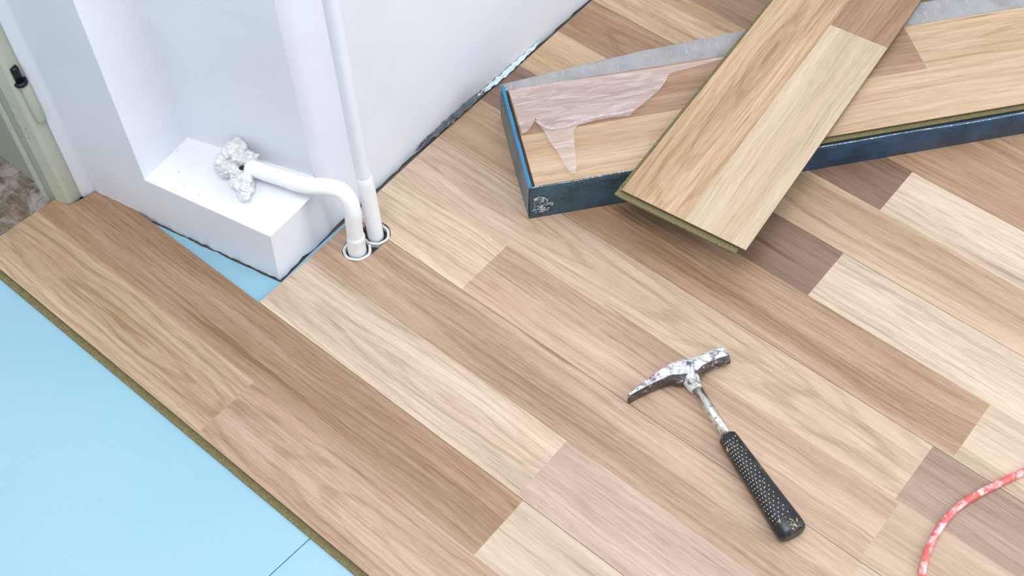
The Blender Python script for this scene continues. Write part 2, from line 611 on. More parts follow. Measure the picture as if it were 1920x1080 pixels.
def make_old_floor():
    mt, nt, b = new_mat('dusty_old_boards')
    g = G(nt)
    c = coords(g)
    mp = g.n('ShaderNodeMapping'); g.put(mp.inputs[0], c)
    mp.inputs['Rotation'].default_value = (0, 0, 0.25)
    mp.inputs['Scale'].default_value = (12, 45, 1)
    gr = g.noise(mp.outputs[0], 3.0, 4.0, 0.6, 0.5)
    col = g.mix(g.ramp(gr, 0.3, 0.7), lin((120, 106, 94)), lin((84, 70, 58)))
    d = g.noise(c, 28.0, 7.0, 0.75, 0.8)
    col = g.mix(g.ramp(d, 0.44, 0.60, 0, 0.7), col, lin((154, 152, 152)))
    d2 = g.noise(c, 75.0, 4.0, 0.7, 1.5)
    col = g.mix(g.ramp(d2, 0.6, 0.68, 0, 0.7), col, lin((84, 66, 52)))
    g.put(b.inputs['Base Color'], col)
    b.inputs['Roughness'].default_value = 0.7
    g.bump(d, 0.6, 0.004, b)
    return mt


OLD = make_old_floor()
hall = prism('floor_hallway', [(-2.2, -0.6), (-0.374, -0.6), (-0.374, 0.02), (-0.3635, 0.1265), (-0.3735, 0.30), (-2.2, 0.30)], -0.012, -0.004, [OLD], bevel=0.001)
tag(hall, 'old worn brown boards covered in white plaster dust beyond the doorway', None, None, 'structure')

# foam underlay: two butted sheets
sx = 0.3385
seam_a = at(583, 1008, -0.0085)
seam_b = at(510, 1075, -0.0085)
sdir = (seam_b - seam_a)
sp0 = seam_a - sdir*6; sp1 = seam_b + sdir*9
def jag(a, b, n, amp):
    out = []
    for i in range(n+1):
        t = i/n
        x = a[0]+(b[0]-a[0])*t; y = a[1]+(b[1]-a[1])*t
        nx, ny = -(b[1]-a[1]), (b[0]-a[0]); l = math.hypot(nx, ny)
        w = noise.noise(Vector((i*0.83, a[0]*9, 3.1)))*amp + noise.noise(Vector((i*0.31, 7.7, a[1]*5)))*amp
        out.append((x+nx/l*w, y+ny/l*w))
    return out
left_sheet = [(-0.366, -1.5), (sp1.x-0.0006, sp1.y), (sp0.x-0.0006, sp0.y), (0.045, 0.42)]
left_sheet += [(-0.0030, 0.42)] + [(-0.001, 0.30), (0.0035, 0.2385)]
left_sheet += jag((0.0010, 0.2365), (-0.20, 0.1985), 26, 0.0014)
left_sheet += [(-0.262, 0.183), (-0.325, 0.165), (-0.3655, 0.03)]
us = []
def sheet(name, poly, label):
    vs, fs, top = prism_data(poly, -0.0122, -0.0085)
    o = mesh(name, vs, fs, [FOAM])
    tag(o, label, 'underlay', 'blue foam underlay sheets')
    return o
sheet('underlay_sheet', left_sheet, 'large light blue foam underlay sheet at lower left beside the open floor edge')
sheet('underlay_sheet', [(sp0.x+0.0006, sp0.y), (sp1.x+0.0006, sp1.y), (1.6, sp1.y), (1.6, 0.05), (sp0.x+0.05, 0.10)], 'small visible corner of light blue foam underlay beyond the seam at the bottom edge')

# ------------------------------------------------------------------ walls
HB = 0.092
ZT = 2.5
C0 = (0.0, 0.2393)            # outer corner at the floor
C1 = (0.0035, 0.2419)         # same corner at the ledge
A0 = (-0.3305, 0.1765)        # inner corner by the door frame
NL = (-0.2053, 0.1925)        # niche, left front
NB = (-0.2186, 0.2919)        # niche, left back
NR = (-0.0225, 0.3515)        # niche, right back (wall edge)


def wall_grid(name, P, nu, nv, mat, bottom_jag=0.0, parent=None):
    """P(u, v) -> point, u along, v up; returns object"""
    vs, fs = [], []
    for j in range(nv+1):
        for i in range(nu+1):
            p = Vector(P(i/nu, j/nv))
            if j == 0 and bottom_jag:
                p.z += bottom_jag*(0.5+0.9*noise.noise(Vector((i*0.37, 4.2, 0)))+0.5*noise.noise(Vector((i*1.1, 9.2, 0))))
            vs.append(p)
    for j in range(nv):
        for i in range(nu):
            a = j*(nu+1)+i
            fs.append((a, a+1, a+nu+2, a+nu+1))
    return mesh(name, vs, fs, [mat], parent, smooth=True)


def lerp(a, b, t):
    return a+(b-a)*t


def build_wall_left():
    """front face with the ledge and niche, one mesh"""
    bm = bmesh.new()
    cache = {}
    def V(x, y, z):
        k = (round(x, 5), round(y, 5), round(z, 5))
        if k not in cache:
            cache[k] = bm.verts.new((x, y, z))
        return cache[k]
    n = 90
    zlev = [0.0, 0.012, HB]
    def foot(t, z):
        # along A0 -> corner, at height z; ripple at the foot
        s = min(z/HB, 1.0)
        cx, cy = lerp(C0[0], C1[0], s), lerp(C0[1], C1[1], s)
        x, y = lerp(A0[0], cx, t), lerp(A0[1], cy, t)
        return x, y
    tn = (NL[0]-A0[0])/(C1[0]-A0[0])
    ts = sorted(set([i/n for i in range(n+1)] + [tn]))
    for a, b in zip(ts, ts[1:]):
        for z0, z1 in zip(zlev, zlev[1:]):
            q = []
            for t, z in ((a, z0), (b, z0), (b, z1), (a, z1)):
                x, y = foot(t, z)
                zz = z
                if z == 0.0:
                    zz = -0.0078 + 0.003*noise.noise(Vector((t*22, 4.2, 0))) + 0.002*noise.noise(Vector((t*70, 9.2, 0)))
                    y += 0.002*noise.noise(Vector((t*30, 1.2, 0)))
                q.append(V(x, y, zz))
            bm.faces.new(q)
    # upper left panel
    xa = foot(0, HB); xn = foot(tn, HB)
    left = [t for t in ts if t <= tn+1e-9]
    for a, b in zip(left, left[1:]):
        pa, pb = foot(a, HB), foot(b, HB)
        bm.faces.new([V(*pa, HB), V(*pb, HB), V(*pb, ZT), V(*pa, ZT)])
    nl = foot(tn, HB)
    # niche left side
    bm.faces.new([V(*nl, HB), V(*NB, HB), V(*NB, ZT), V(*nl, ZT)])
    # niche back
    bm.faces.new([V(*NB, HB), V(*NR, HB+0.004), V(*NR, ZT), V(*NB, ZT)])
    # ledge top
    right = [t for t in ts if t >= tn-1e-9]
    poly = [V(*foot(t, HB), HB) for t in right]
    poly += [V(0.0, 0.300, HB), V(-0.006, 0.345, HB), V(*NR, HB+0.004), V(*NB, HB)]
    bm.faces.new(poly)
    bmesh.ops.triangulate(bm, faces=[f for f in bm.faces if len(f.verts) > 4])
    me = bpy.data.meshes.new('wall_left')
    bm.to_mesh(me); bm.free()
    return link('wall_left', me, [PAINT], bevel=0.004, seg=3)


wl = build_wall_left()
tag(wl, 'white painted wall with a low square ledge and a tall niche above it', None, None, 'structure')


def wall_back_x(y):
    pts = [(0.2393, 0.0), (0.31, -0.003), (0.37, -0.007), (0.44, -0.0085), (0.51, -0.0115), (0.65, -0.012), (0.73, -0.0095), (0.88, -0.0145), (2.8, -0.02)]
    for (ya, xa), (yb, xb) in zip(pts, pts[1:]):
        if y <= yb:
            return lerp(xa, xb, (y-ya)/(yb-ya))
    return pts[-1][1]


def build_wall_back():
    bm = bmesh.new()
    ys = [0.2393 + i*0.012 for i in range(60)]
    while ys[-1] < 2.75:
        ys.append(ys[-1]+0.05)
    zs = [0.0, 0.010, 0.045, HB, 0.104, 0.16, 0.4, 0.9, 1.6, ZT]
    yc = NR[1]
    ys = sorted(ys + [yc])
    def P(y, z, first=False):
        x = wall_back_x(y)
        s = min(z/HB, 1.0)
        yy = y
        if y < yc:
            # ledge block side: leans a little
            x += s*0.0035*(1-(y-0.2393)/(yc-0.2393)) + s*0.0*0
            if y == ys[0]:
                yy = lerp(C0[1], C1[1], s)
            if z >= HB:
                pass
        if y >= yc:
            f = max(0.0, 1-(y-yc)/0.11)
            x = lerp(x, NR[0], f*f*min(z/0.104, 1.0))
        else:
            # blend down to the wall edge near yc
            f = max(0.0, 1-(yc-y)/0.05)
            x = lerp(x, NR[0], f*s*s*(0.9))
        return x, yy
    grid = {}
    def V(i, j):
        if (i, j) not in grid:
            y, z = ys[i], zs[j]
            x, yy = P(y, z)
            if j == 0:
                z = -0.0078 + 0.003*noise.noise(Vector((y*60, 1.7, 0))) + 0.003*noise.noise(Vector((y*190, 3.3, 0)))
                x += 0.0015*noise.noise(Vector((y*80, 5.5, 0)))
            grid[(i, j)] = bm.verts.new((x, yy, z))
        return grid[(i, j)]
    for i in range(len(ys)-1):
        for j in range(len(zs)-1):
            if ys[i+1] <= yc+1e-9 and j >= 3:
                continue
            bm.faces.new([V(i, j), V(i+1, j), V(i+1, j+1), V(i, j+1)])
    me = bpy.data.meshes.new('wall_back')
    bm.to_mesh(me); bm.free()
    return link('wall_back', me, [PAINT], smooth=True)


wb = build_wall_back()
tag(wb, 'long plain white painted wall to the right of the niche', None, None, 'structure')

# crumbly foot of the wall: dark recess line
rec = prism('trim_1', [(-0.325, 0.186), (-0.006, 0.246), (-0.010, 0.30), (-0.020, 0.45), (-0.024, 2.7), (-0.10, 2.7), (-0.10, 0.36), (-0.33, 0.30)], -0.0124, 0.006, [BLACK_PAINT])
tag(rec, 'dark broken plaster joint at the foot of the walls', None, None, 'structure')

# ------------------------------------------------------------------ door frame
door = empty('door_1', (-0.345, 0.15, 0))
tag(door, 'old cream-painted door frame post with hinge at the left edge', None, None, 'structure')
def dchild(name, poly, z0, z1, mats, bevel=0.003):
    p = [(x+0.345, y-0.15) for x, y in poly]
    return prism(name, p, z0, z1, mats, door, bevel=bevel)
dchild('frame_post', [(-0.3595, 0.1285), (-0.3345, 0.1385), (-0.3385, 0.1600), (-0.3400, 0.24), (-0.3595, 0.24)], -0.009, ZT, [FRAME_PAINT], 0.004)
dchild('door_stop', [(-0.3725, 0.1270), (-0.3603, 0.1295), (-0.3603, 0.235), (-0.3725, 0.235)], -0.009, ZT, [FRAME_GREEN], 0.002)
dchild('door_lining', [(-0.3835, 0.1225), (-0.3740, 0.1255), (-0.3740, 0.23), (-0.3835, 0.23)], -0.009, ZT, [FRAME_PAINT], 0.002)
dchild('reveal', [(-0.60, 0.1320), (-0.3838, 0.1330), (-0.3838, 0.25), (-0.60, 0.25)], -0.009, ZT, [FRAME_GREEN], 0.004)
# plaster return between frame and wall
pr = prism('trim_2', [(-0.3390, 0.1590), (-0.3340, 0.1600), (-0.3285, 0.1735), (-0.3290, 0.1790), (-0.3385, 0.1900)], -0.006, ZT, [PAINT], bevel=0.003)
tag(pr, 'narrow white plaster strip between the door frame and the wall', None, None, 'structure')
# hinge, at the height the photo shows
HP = Vector((-0.3385, 0.1515, 0.0))
def proj(p):
    c = Vector(p) - CAM
    z = c.dot(FWD)
    return 960+F_PX*c.dot(RIGHT)/z, 540+F_PX*c.dot(DOWN)/z
def z_at_row(x, y, row):
    lo, hi = 0.0, 1.2
    for _ in range(40):
        md = (lo+hi)/2
        if proj((x, y, md))[1] > row:
            lo = md
        else:
            hi = md
    return (lo+hi)/2
zb = z_at_row(HP.x, HP.y, 148)
zt = z_at_row(HP.x, HP.y, 122)
zl = z_at_row(HP.x, HP.y, 222)
BLACKM = make_plain('black_iron', (34, 36, 42), 0.35, 0.6)
off = Vector((0.345, -0.15, 0))
hp = HP + off
tube('hinge_barrel', [hp+Vector((0.004, 0.001, z)) for z in (zl-0.004, zl, zl+0.004, zb-0.012, zb-0.004)], [0.003, 0.006, 0.0072, 0.0072, 0.006], FRAME_PAINT, door, 20)
tube('hinge_collar', [hp+Vector((0.004, -0.002, z)) for z in (zb-0.006, zb-0.004, zb, zb+0.001)], [0.007, 0.0092, 0.0092, 0.006], BLACKM, door, 24)
tube('hinge_pin', [hp+Vector((0.0035, -0.002, z)) for z in (zb-0.002, zt-0.003, zt)], [0.0058, 0.0058, 0.0048], BLACKM, door, 20)

# ------------------------------------------------------------------ pipes
riser_pts = [(0.0525, 0.3795, -0.012), (0.0525, 0.3795, 0.02), (0.0522, 0.3790, 0.10), (0.0508, 0.3785, 0.13), (0.0500, 0.378, 0.2), (0.0495, 0.378, 0.7), (0.0490, 0.378, 1.6), (0.049, 0.378, ZT)]
riser = tube('heating_pipe', riser_pts, [0.0112, 0.0112, 0.0108, 0.0106, 0.0106, 0.0106, 0.0106, 0.0106], PAINT)
tube('glossy_lower_section', spline([(0.0525, 0.3795, -0.011), (0.0525, 0.3795, 0.02), (0.0522, 0.3790, 0.10), (0.0516, 0.3787, 0.120), (0.0512, 0.3786, 0.128)], 3), [0.0116]*9+[0.0115, 0.0113, 0.0109, 0.0105], PIPE_PAINT, riser)
tag(riser, 'straight white painted pipe rising from the floor hole along the wall', 'pipe', 'white heating pipes')
bp = [(0.0505, 0.3440, -0.012), (0.0515, 0.3440, 0.02), (0.0530, 0.3450, 0.06), (0.0545, 0.3460, 0.085), (0.0495, 0.3470, 0.107),
      (0.0380, 0.3445, 0.119), (0.0215, 0.3360, 0.1215), (0.0040, 0.3260, 0.1195), (-0.0170, 0.3185, 0.1170),
      (-0.0420, 0.3125, 0.1155), (-0.0660, 0.3060, 0.1140), (-0.0940, 0.2990, 0.1125)]
bps = spline(bp, 8)
branch = tube('heating_pipe', bps, [0.0118]*len(bps), PIPE_PAINT, seg=28)
tag(branch, 'bent white painted pipe curving from the floor hole over the ledge', 'pipe', 'white heating pipes')
# paint collar lump where the branch enters the floor
wr = tube('paint_sleeve', spline([(0.0505, 0.3436, -0.010), (0.0505, 0.3436, 0.004), (0.0512, 0.344, 0.018), (0.0522, 0.3445, 0.028), (0.0526, 0.3448, 0.034)], 4),
          [0.0134, 0.0136, 0.0136, 0.0135, 0.0134, 0.0133, 0.0132, 0.0131, 0.0130, 0.0129, 0.0129, 0.0130, 0.0131, 0.0129, 0.0126, 0.0122, 0.0119], PIPE_PAINT, branch, 24)
COLLAR = make_plaster('worn_plastic_collar', (214, 216, 214), dirt=0.9, dirt_col=(120, 122, 120), rough=0.5, bump=0.4, scale=5.0)
def ring(name, cx, cy, r0, r1, z0, z1, mat, a0=0.0, a1=2*math.pi, n=40):
    vs, fs = [], []
    full = abs(a1-a0-2*math.pi) < 1e-6
    m_ = n if full else n+1
    for i in range(m_):
        a = a0+(a1-a0)*i/n
        w = 1+0.025*math.sin(3*a+1)+0.02*math.sin(7*a)
        for r, z in ((r0, z0), (r1, z0), (r1, z1-0.0005), (lerp(r0, r1, 0.5), z1+0.0006), (r0, z1-0.0005)):
            vs.append((cx+r*w*math.cos(a), cy+r*w*math.sin(a), z))
    for i in range(n):
        j = (i+1) % m_
        for k in range(5):
            k2 = (k+1) % 5
            fs.append((i*5+k, j*5+k, j*5+k2, i*5+k2))
    if not full:
        fs.append((0, 1, 2, 3, 4)); fs.append(tuple(n*5+k for k in (4, 3, 2, 1, 0)))
    return mesh(name, vs, fs, [mat], smooth=False)
r1 = ring('pipe_collar', 0.0515, 0.3430, 0.0165, 0.0203, -0.010, 0.0012, COLLAR, math.pi*0.62, math.pi*2.36)
tag(r1, 'worn white ring sleeve around the foot of the bent pipe', 'collar', 'pipe sleeves in the floor hole')
r2 = ring('pipe_collar', 0.0535, 0.3805, 0.0156, 0.0192, -0.010, 0.0005, COLLAR, -math.pi*0.62, math.pi*0.9)
tag(r2, 'worn white ring sleeve around the foot of the straight pipe', 'collar', 'pipe sleeves in the floor hole')
# dark sealant in the hole
inset = [(0.052+(p[0]-0.052)*0.99, 0.362+(p[1]-0.362)*0.99) for p in ST]
sea = prism('hole_sealant', inset, -0.0120, -0.0075, [BLACK_PAINT])
tag(sea, 'black sealant filling the floor cut-out around both pipes', 'sealant')


# ------------------------------------------------------------------ crumpled film on the pipe end
def crumple(parent, name, c, sx_, sy_, sz_, mat, seed, rot=0.0, amp=0.5):
    bm = bmesh.new()
    bmesh.ops.create_icosphere(bm, subdivisions=5, radius=1.0)
    R = Matrix.Rotation(rot, 3, 'Z')
    for v in bm.verts:
        p = v.co.copy()
        q = p*1.0+Vector((seed, seed*2, 0))
        cell = noise.voronoi(q, distance_metric='DISTANCE')[0]
        d = (cell[1]-cell[0])
        d2 = noise.voronoi(p*3.3+Vector((seed, 0, 0)))[0]
        w = p+0.35*Vector((noise.noise(p*2+Vector((9, seed, 0))), noise.noise(p*2+Vector((seed, 4, 0))), 0))
        r = 1.05 + 0.40*noise.noise(w*1.0+Vector((0, seed, 0))) - 0.40*abs(noise.noise(w*1.7+Vector((seed, 0, 3)))) - 0.03*abs(noise.noise(w*4.2+Vector((seed, 7, 3))))
        p = p*r
        v.co = Vector(c)+R @ Vector((p.x*sx_, p.y*sy_, p.z*sz_))
    me = bpy.data.meshes.new(name)
    bm.to_mesh(me); bm.free()
    return link(name, me, [mat], parent, smooth=True)


def make_wrap():
    mt, nt, b = new_mat('milky_wrap')
    g = G(nt)
    c = coords(g)
    f = g.noise(c, 90.0, 4.0, 0.6, 1.5)
    b.inputs['Base Color'].default_value = lin((232, 234, 234)) + (1,)
    b.inputs['Roughness'].default_value = 0.6
    g.put(b.inputs['Alpha'], g.ramp(f, 0.35, 0.7, 0.5, 0.92))
    g.bump(f, 0.12, 0.002, b)
    return mt


WRAP = make_wrap()
wrap = empty('plastic_wrap', (-0.105, 0.296, 0.115))
tag(wrap, 'crumpled milky plastic film bunched over the open pipe end on the ledge', 'plastic film')
def wl_(v):
    return Vector(v)-Vector(wrap.location)
def lobe(px_, py_, z, sx_, sy_, sz_, seed, rot):
    p = at(px_, py_, z)
    crumple(wrap, 'film_fold', wl_(p), sx_, sy_, sz_, WRAP, seed, rot)
lobe(443, 284, 0.124, 0.0175, 0.0190, 0.0160, 1.3, 0.6)
lobe(425, 305, 0.114, 0.0165, 0.0190, 0.0150, 4.1, 0.2)
lobe(455, 339, 0.105, 0.0290, 0.0165, 0.0115, 7.7, -0.55)
lobe(462, 297, 0.122, 0.0160, 0.0085, 0.0080, 2.2, 0.9)
lobe(440, 320, 0.112, 0.0140, 0.0090, 0.0080, 9.2, 0.1)
tube('binding_tie', [wl_(at(448, 316, 0.114)), wl_(at(457, 316, 0.116)), wl_(at(463, 313, 0.117))], [0.003, 0.0035, 0.003], BLACKM, wrap, 10)

# grit on the ledge
gv, gf = [], []
for (x, y) in [(363, 276), (334, 323), (404, 297), (390, 324), (393, 340), (346, 349), (373, 366), (401, 377), (316, 305), (574, 371), (332, 283)]:
    p = at(x, y, HB)
    r = random.uniform(0.0006, 0.0013)
    k = len(gv)
    for i in range(6):
        a = i*math.pi/3
        gv.append((p.x+r*math.cos(a), p.y+r*math.sin(a), HB-0.0002))
    gv.append((p.x, p.y, HB+r*0.9))
    for i in range(6):
        gf.append((k+i, k+(i+1) % 6, k+6))
grit = mesh('plaster_grit', gv, gf, [make_plain('grey_grit', (130, 130, 126), 0.9)])
tag(grit, 'tiny grey specks of grit scattered on the white ledge', 'grit', None, 'stuff')

# crumpled film strip sticking out of the wall joint
def strip(name, pts, h, mat, seed, label, cat):
    P = spline(pts, 14)
    vs, fs = [], []
    n = len(P)
    for i, p in enumerate(P):
        for j in range(7):
            t = j/6
            w = math.sin(math.pi*i/(n-1))**0.5
            q = Vector(p)
            q.x += (t-0.5)*h*w + 0.0022*noise.noise(Vector((i*0.35, j*0.8, seed)))
            q.y += 0.002*noise.noise(Vector((i*0.5, j*0.6, seed+5)))
            q.z += 0.0045*(1-t)*w + 0.0035*noise.noise(Vector((i*0.28, j*1.3, seed+9)))
            vs.append(q)
    for i in range(n-1):
        for j in range(6):
            a = i*7+j
            fs.append((a, a+1, a+8, a+7))
    o = mesh(name, vs, fs, [mat], smooth=True)
    tag(o, label, cat)
    return o
GREYFILM = make_card('grey_film', (96, 108, 118), (64, 72, 80), (176, 188, 196), (40, 40, 40), 0.25, 0.9)
strip('film_strip', [(-0.0075, 0.53, 0.003), (-0.0065, 0.58, 0.004), (-0.0065, 0.62, 0.004), (-0.0070, 0.67, 0.004), (-0.0080, 0.70, 0.003)], 0.009, GREYFILM, 2.0,
      'crumpled dark grey film strip sticking out of the joint between wall and floor', 'film strip')
WHITEEDGE = make_plain('pale_blue_foam_edge', (206, 226, 236), 0.5)
strip('foam_strip', [(-0.0085, 0.66, 0.003), (-0.0060, 0.70, 0.004), (-0.0050, 0.74, 0.004), (-0.0075, 0.78, 0.003), (-0.0100, 0.83, 0.003)], 0.006, WHITEEDGE, 6.0,
      'pale blue foam strip edge along the wall foot behind the carton corner', 'foam strip')
BLUEEDGE = make_plain('blue_foam_edge', (92, 168, 208), 0.5)

# ------------------------------------------------------------------ carton of planks
ANG = 0.8966
OX, OY = 0.206, 0.540
carton = empty('plank_carton', (OX, OY, 0), ANG)
tag(carton, 'opened long blue-sided cardboard carton with torn clear shrink film', 'carton')
TEAL = make_card('teal_printed_card', (34, 58, 70), (48, 82, 98), (130, 156, 166), (40, 10, 90), 0.28, 0.6)
DEEPBLUE = make_card('blue_printed_card', (16, 48, 72), (30, 68, 98), (70, 108, 136), (5, 5, 60), 0.26, 0.5)
GREYCARD = make_card('grey_card_inside', (138, 138, 140), (154, 154, 157), (190, 192, 194), (60, 14, 18), 0.35, 0.6)
GREYBLUE = make_card('weathered_end_card', (92, 112, 122), (64, 88, 102), (160, 158, 156), (20, 20, 50), 0.3, 0.8)
BRIGHTBLUE = make_plain('bright_blue_card', (28, 128, 178), 0.35)
CL = 1.32
WID = 0.204
def smooth(a, b, x):
    t = max(0, min(1, (x-a)/(b-a)))
    return t*t*(3-2*t)
def ch(d):
    return lerp(0.067, 0.051, smooth(0.12, 0.42, d))
def bul(d):
    return lerp(0.0, 0.004, smooth(0.2, 0.7, d)) + 0.0008*math.sin(d*31)
# front side: outer + top lip + inner
vs, fs, mi = [], [], []
nd = 110
prof = []
for i in range(nd+1):
    d = CL*i/nd
    h = ch(d) + 0.0006*noise.noise(Vector((d*25, 0, 0)))
    row = []
    for j in range(7):
        t = j/6
        row.append((d, -0.0005-bul(d)*math.sin(math.pi*t*0.85), h*t))
    row.append((d, 0.0012, h+0.0005))
    row.append((d, 0.0022, h-0.001))
    row.append((d, 0.0022, 0.001))
    prof.append(row)
for row in prof:
    vs += row
m_ = len(prof[0])
for i in range(nd):
    d = CL*i/nd
    for j in range(m_-1):
        a = i*m_+j
        fs.append((a, a+m_, a+m_+1, a+1) if False else (a, a+m_, a+m_+1, a+1))
        mi.append(0 if d < 0.26 else 1)
mesh('side_panel', vs, fs, [TEAL, DEEPBLUE], carton, smooth=True, mi=mi)
# end wall (outer weathered, top and inner bright blue)
vs, fs, mi = [], [], []
ne = 24
for i in range(ne+1):
    n_ = WID*i/ne
    b0 = -0.0006 + 0.0022*math.sin(math.pi*i/ne)
    h = 0.067 + 0.002*(i/ne)
    for (d, z) in ((-0.0018-b0*0.5, 0.0), (-0.0020-b0, h*0.5), (-0.0004, h), (0.0008, h+0.0004), (0.0048, h-0.0035+0.001*math.sin(i*0.9)), (0.0052, h*0.5), (0.0050, 0.001)):
        vs.append((d, n_, z))
for i in range(ne):
    for j in range(6):
        a = i*7+j
        fs.append((a+1, a+8, a+7, a))
        mi.append(0 if j < 2 else 1)
mesh('end_panel', vs, fs, [GREYBLUE, BRIGHTBLUE], carton, smooth=False, mi=mi)
# back side, opened outwards
vs, fs = [], []
nb = 80
for i in range(nb+1):
    d = -0.002+CL*i/nb
    s = smooth(0.0, 0.26, d)
    ht = lerp(0.068, 0.0665, s)
    nt_ = 0.2045+0.024*min(d/0.22, 1.0)+0.008*smooth(0.2, 0.4, d)
    wv = 0.0006*noise.noise(Vector((d*14, 2, 0)))
    vs += [(d, 0.1975, 0.0005), (d, 0.1985, 0.060), (d, lerp(0.1985, nt_, 0.55)+wv, lerp(0.060, ht, 0.5)), (d, nt_+wv*2, ht+wv),
           (d, nt_+0.0015, ht-0.001), (d, 0.2025, 0.058), (d, 0.2025, 0.0005)]
for i in range(nb):
    for j in range(6):
        a = i*7+j
        fs.append((a, a+1, a+8, a+7))
bp_ = mesh('side_panel', vs, fs, [GREYCARD], carton, smooth=False)
tag(bp_, 'grey film-covered back side panel folded outwards')
prism('base_panel', rect(0.0, CL, 0.0, 0.2), 0.0004, 0.0018, [GREYCARD], carton)

# film remnant over the planks
FILM = make_film('torn_shrink_film', 0.30, (224, 210, 212), 0.22, 0.34, (14, 90, 30), 0.38, 0.75)
FILM2 = make_film('film_scrap', 0.12, (236, 238, 240), 0.25, 0.75, (170, 170, 170), 0.46, 0.66)
ZF = 0.0655
pix = [(954, 171), (1050, 154), (1200, 134), (1300, 118), (1389, 103), (1320, 121), (1255, 139), (1247, 155), (1234, 172), (1206, 196), (1180, 218), (1160, 220),
       (1141, 222), (1112, 228), (1084, 236), (1075, 246), (1078, 280), (1081, 316), (1079, 325), (1071, 326), (1064, 318), (1059, 310), (1046, 287), (1030, 266), (1023, 251), (1012, 236), (1004, 222), (1000, 232), (990, 246), (979, 252), (967, 212)]
iv = carton.matrix_world
cz, sz = math.cos(-ANG), math.sin(-ANG)
def to_carton(p):
    x, y = p[0]-OX, p[1]-OY
    return (x*cz-y*sz, x*sz+y*cz, p[2])
bm = bmesh.new()
poly = [Vector(to_carton(at(x, y, ZF))) for x, y in pix]
tr = tessellate_polygon([poly])
bv = [bm.verts.new(p) for p in poly]
for t in tr:
    try:
        bm.faces.new([bv[i] for i in t])
    except ValueError:
        pass
def slice_bm(bm, axis, lo, hi, step):
    x = lo
    no = Vector((1, 0, 0)) if axis == 0 else Vector((0, 1, 0))
    while x < hi:
        bmesh.ops.bisect_plane(bm, geom=bm.verts[:]+bm.edges[:]+bm.faces[:], plane_co=no*x, plane_no=no)
        x += step
slice_bm(bm, 0, 0.0, 0.40, 0.004)
slice_bm(bm, 1, 0.0, 0.21, 0.004)
bmesh.ops.recalc_face_normals(bm, faces=bm.faces[:])
for v in bm.verts:
    d, n_ = v.co.x, v.co.y
    w = noise.noise(Vector((d*28+n_*30, n_*6-d*6, 0)))*0.0013 + abs(noise.noise(Vector((d*70, n_*70, 3))))*0.001
    v.co.z += 0.0012+max(-0.0008, w)
for f in bm.faces:
    f.smooth = True
me = bpy.data.meshes.new('shrink_film')
bm.to_mesh(me); bm.free()
fo = link('shrink_film', me, [FILM], carton)
tag(fo, 'torn milky translucent film flap lying over the top plank')
# hem: a bunched crease of film along the torn border
hem = [(1004, 226), (1030, 240), (1062, 236), (1098, 224), (1130, 216), (1162, 212), (1190, 204)]
tube('film_hem', spline([to_carton(at(x, y, ZF+0.003)) for x, y in hem], 5), [0.0012]+[0.0032]*29+[0.001], make_film('film_bunch', 0.18, (232, 222, 224), 0.3, 0.5, (200, 200, 60)), carton, 8, flat=0.5)
# scuffed film scraps at the front corner
def scrap(pts, w, nrm='n'):
    P = spline([to_carton((0, 0, 0)) if False else p for p in pts], 6)
    n = len(P)
    tube('film_scrap', P, [w*(0.35+0.65*math.sin(math.pi*i/(n-1))) for i in range(n)], FILM2, carton, 6, flat=0.35)
pv, pf = [], []
for i in range(15):
    for j in range(11):
        u_, v_ = i/14, j/10
        w_ = 0.003*noise.noise(Vector((i*0.5, j*0.5, 1.0)))
        pv.append((0.006+0.028*u_*(0.55+0.45*v_)+w_, -0.0024-0.0016*abs(noise.noise(Vector((i*0.45, j*0.6, 4.0))))-0.0003, 0.014+0.034*v_*(0.5+0.5*math.sin(1.2+2.2*u_))+w_))
for i in range(14):
    for j in range(10):
        a = i*11+j
        if noise.noise(Vector((i*0.33, j*0.45, 8.0))) > -0.12:
            pf.append((a, a+11, a+12, a+1))
mesh('film_scrap', pv, pf, [FILM2], carton, smooth=True)
scrap([(0.012, -0.0036, 0.050), (0.022, -0.0042, 0.044), (0.026, -0.0040, 0.034), (0.024, -0.0036, 0.026)], 0.0012)
scrap([(0.002, -0.0030, 0.020), (0.012, -0.0034, 0.022), (0.024, -0.0038, 0.018), (0.027, -0.0034, 0.011)], 0.0010)
tube('film_edge', [(d_/100*1.0, 0.0002-bul(d_/100), ch(d_/100)+0.0006) for d_ in range(0, 130, 2)], 0.0007, FILM2, carton, 6)

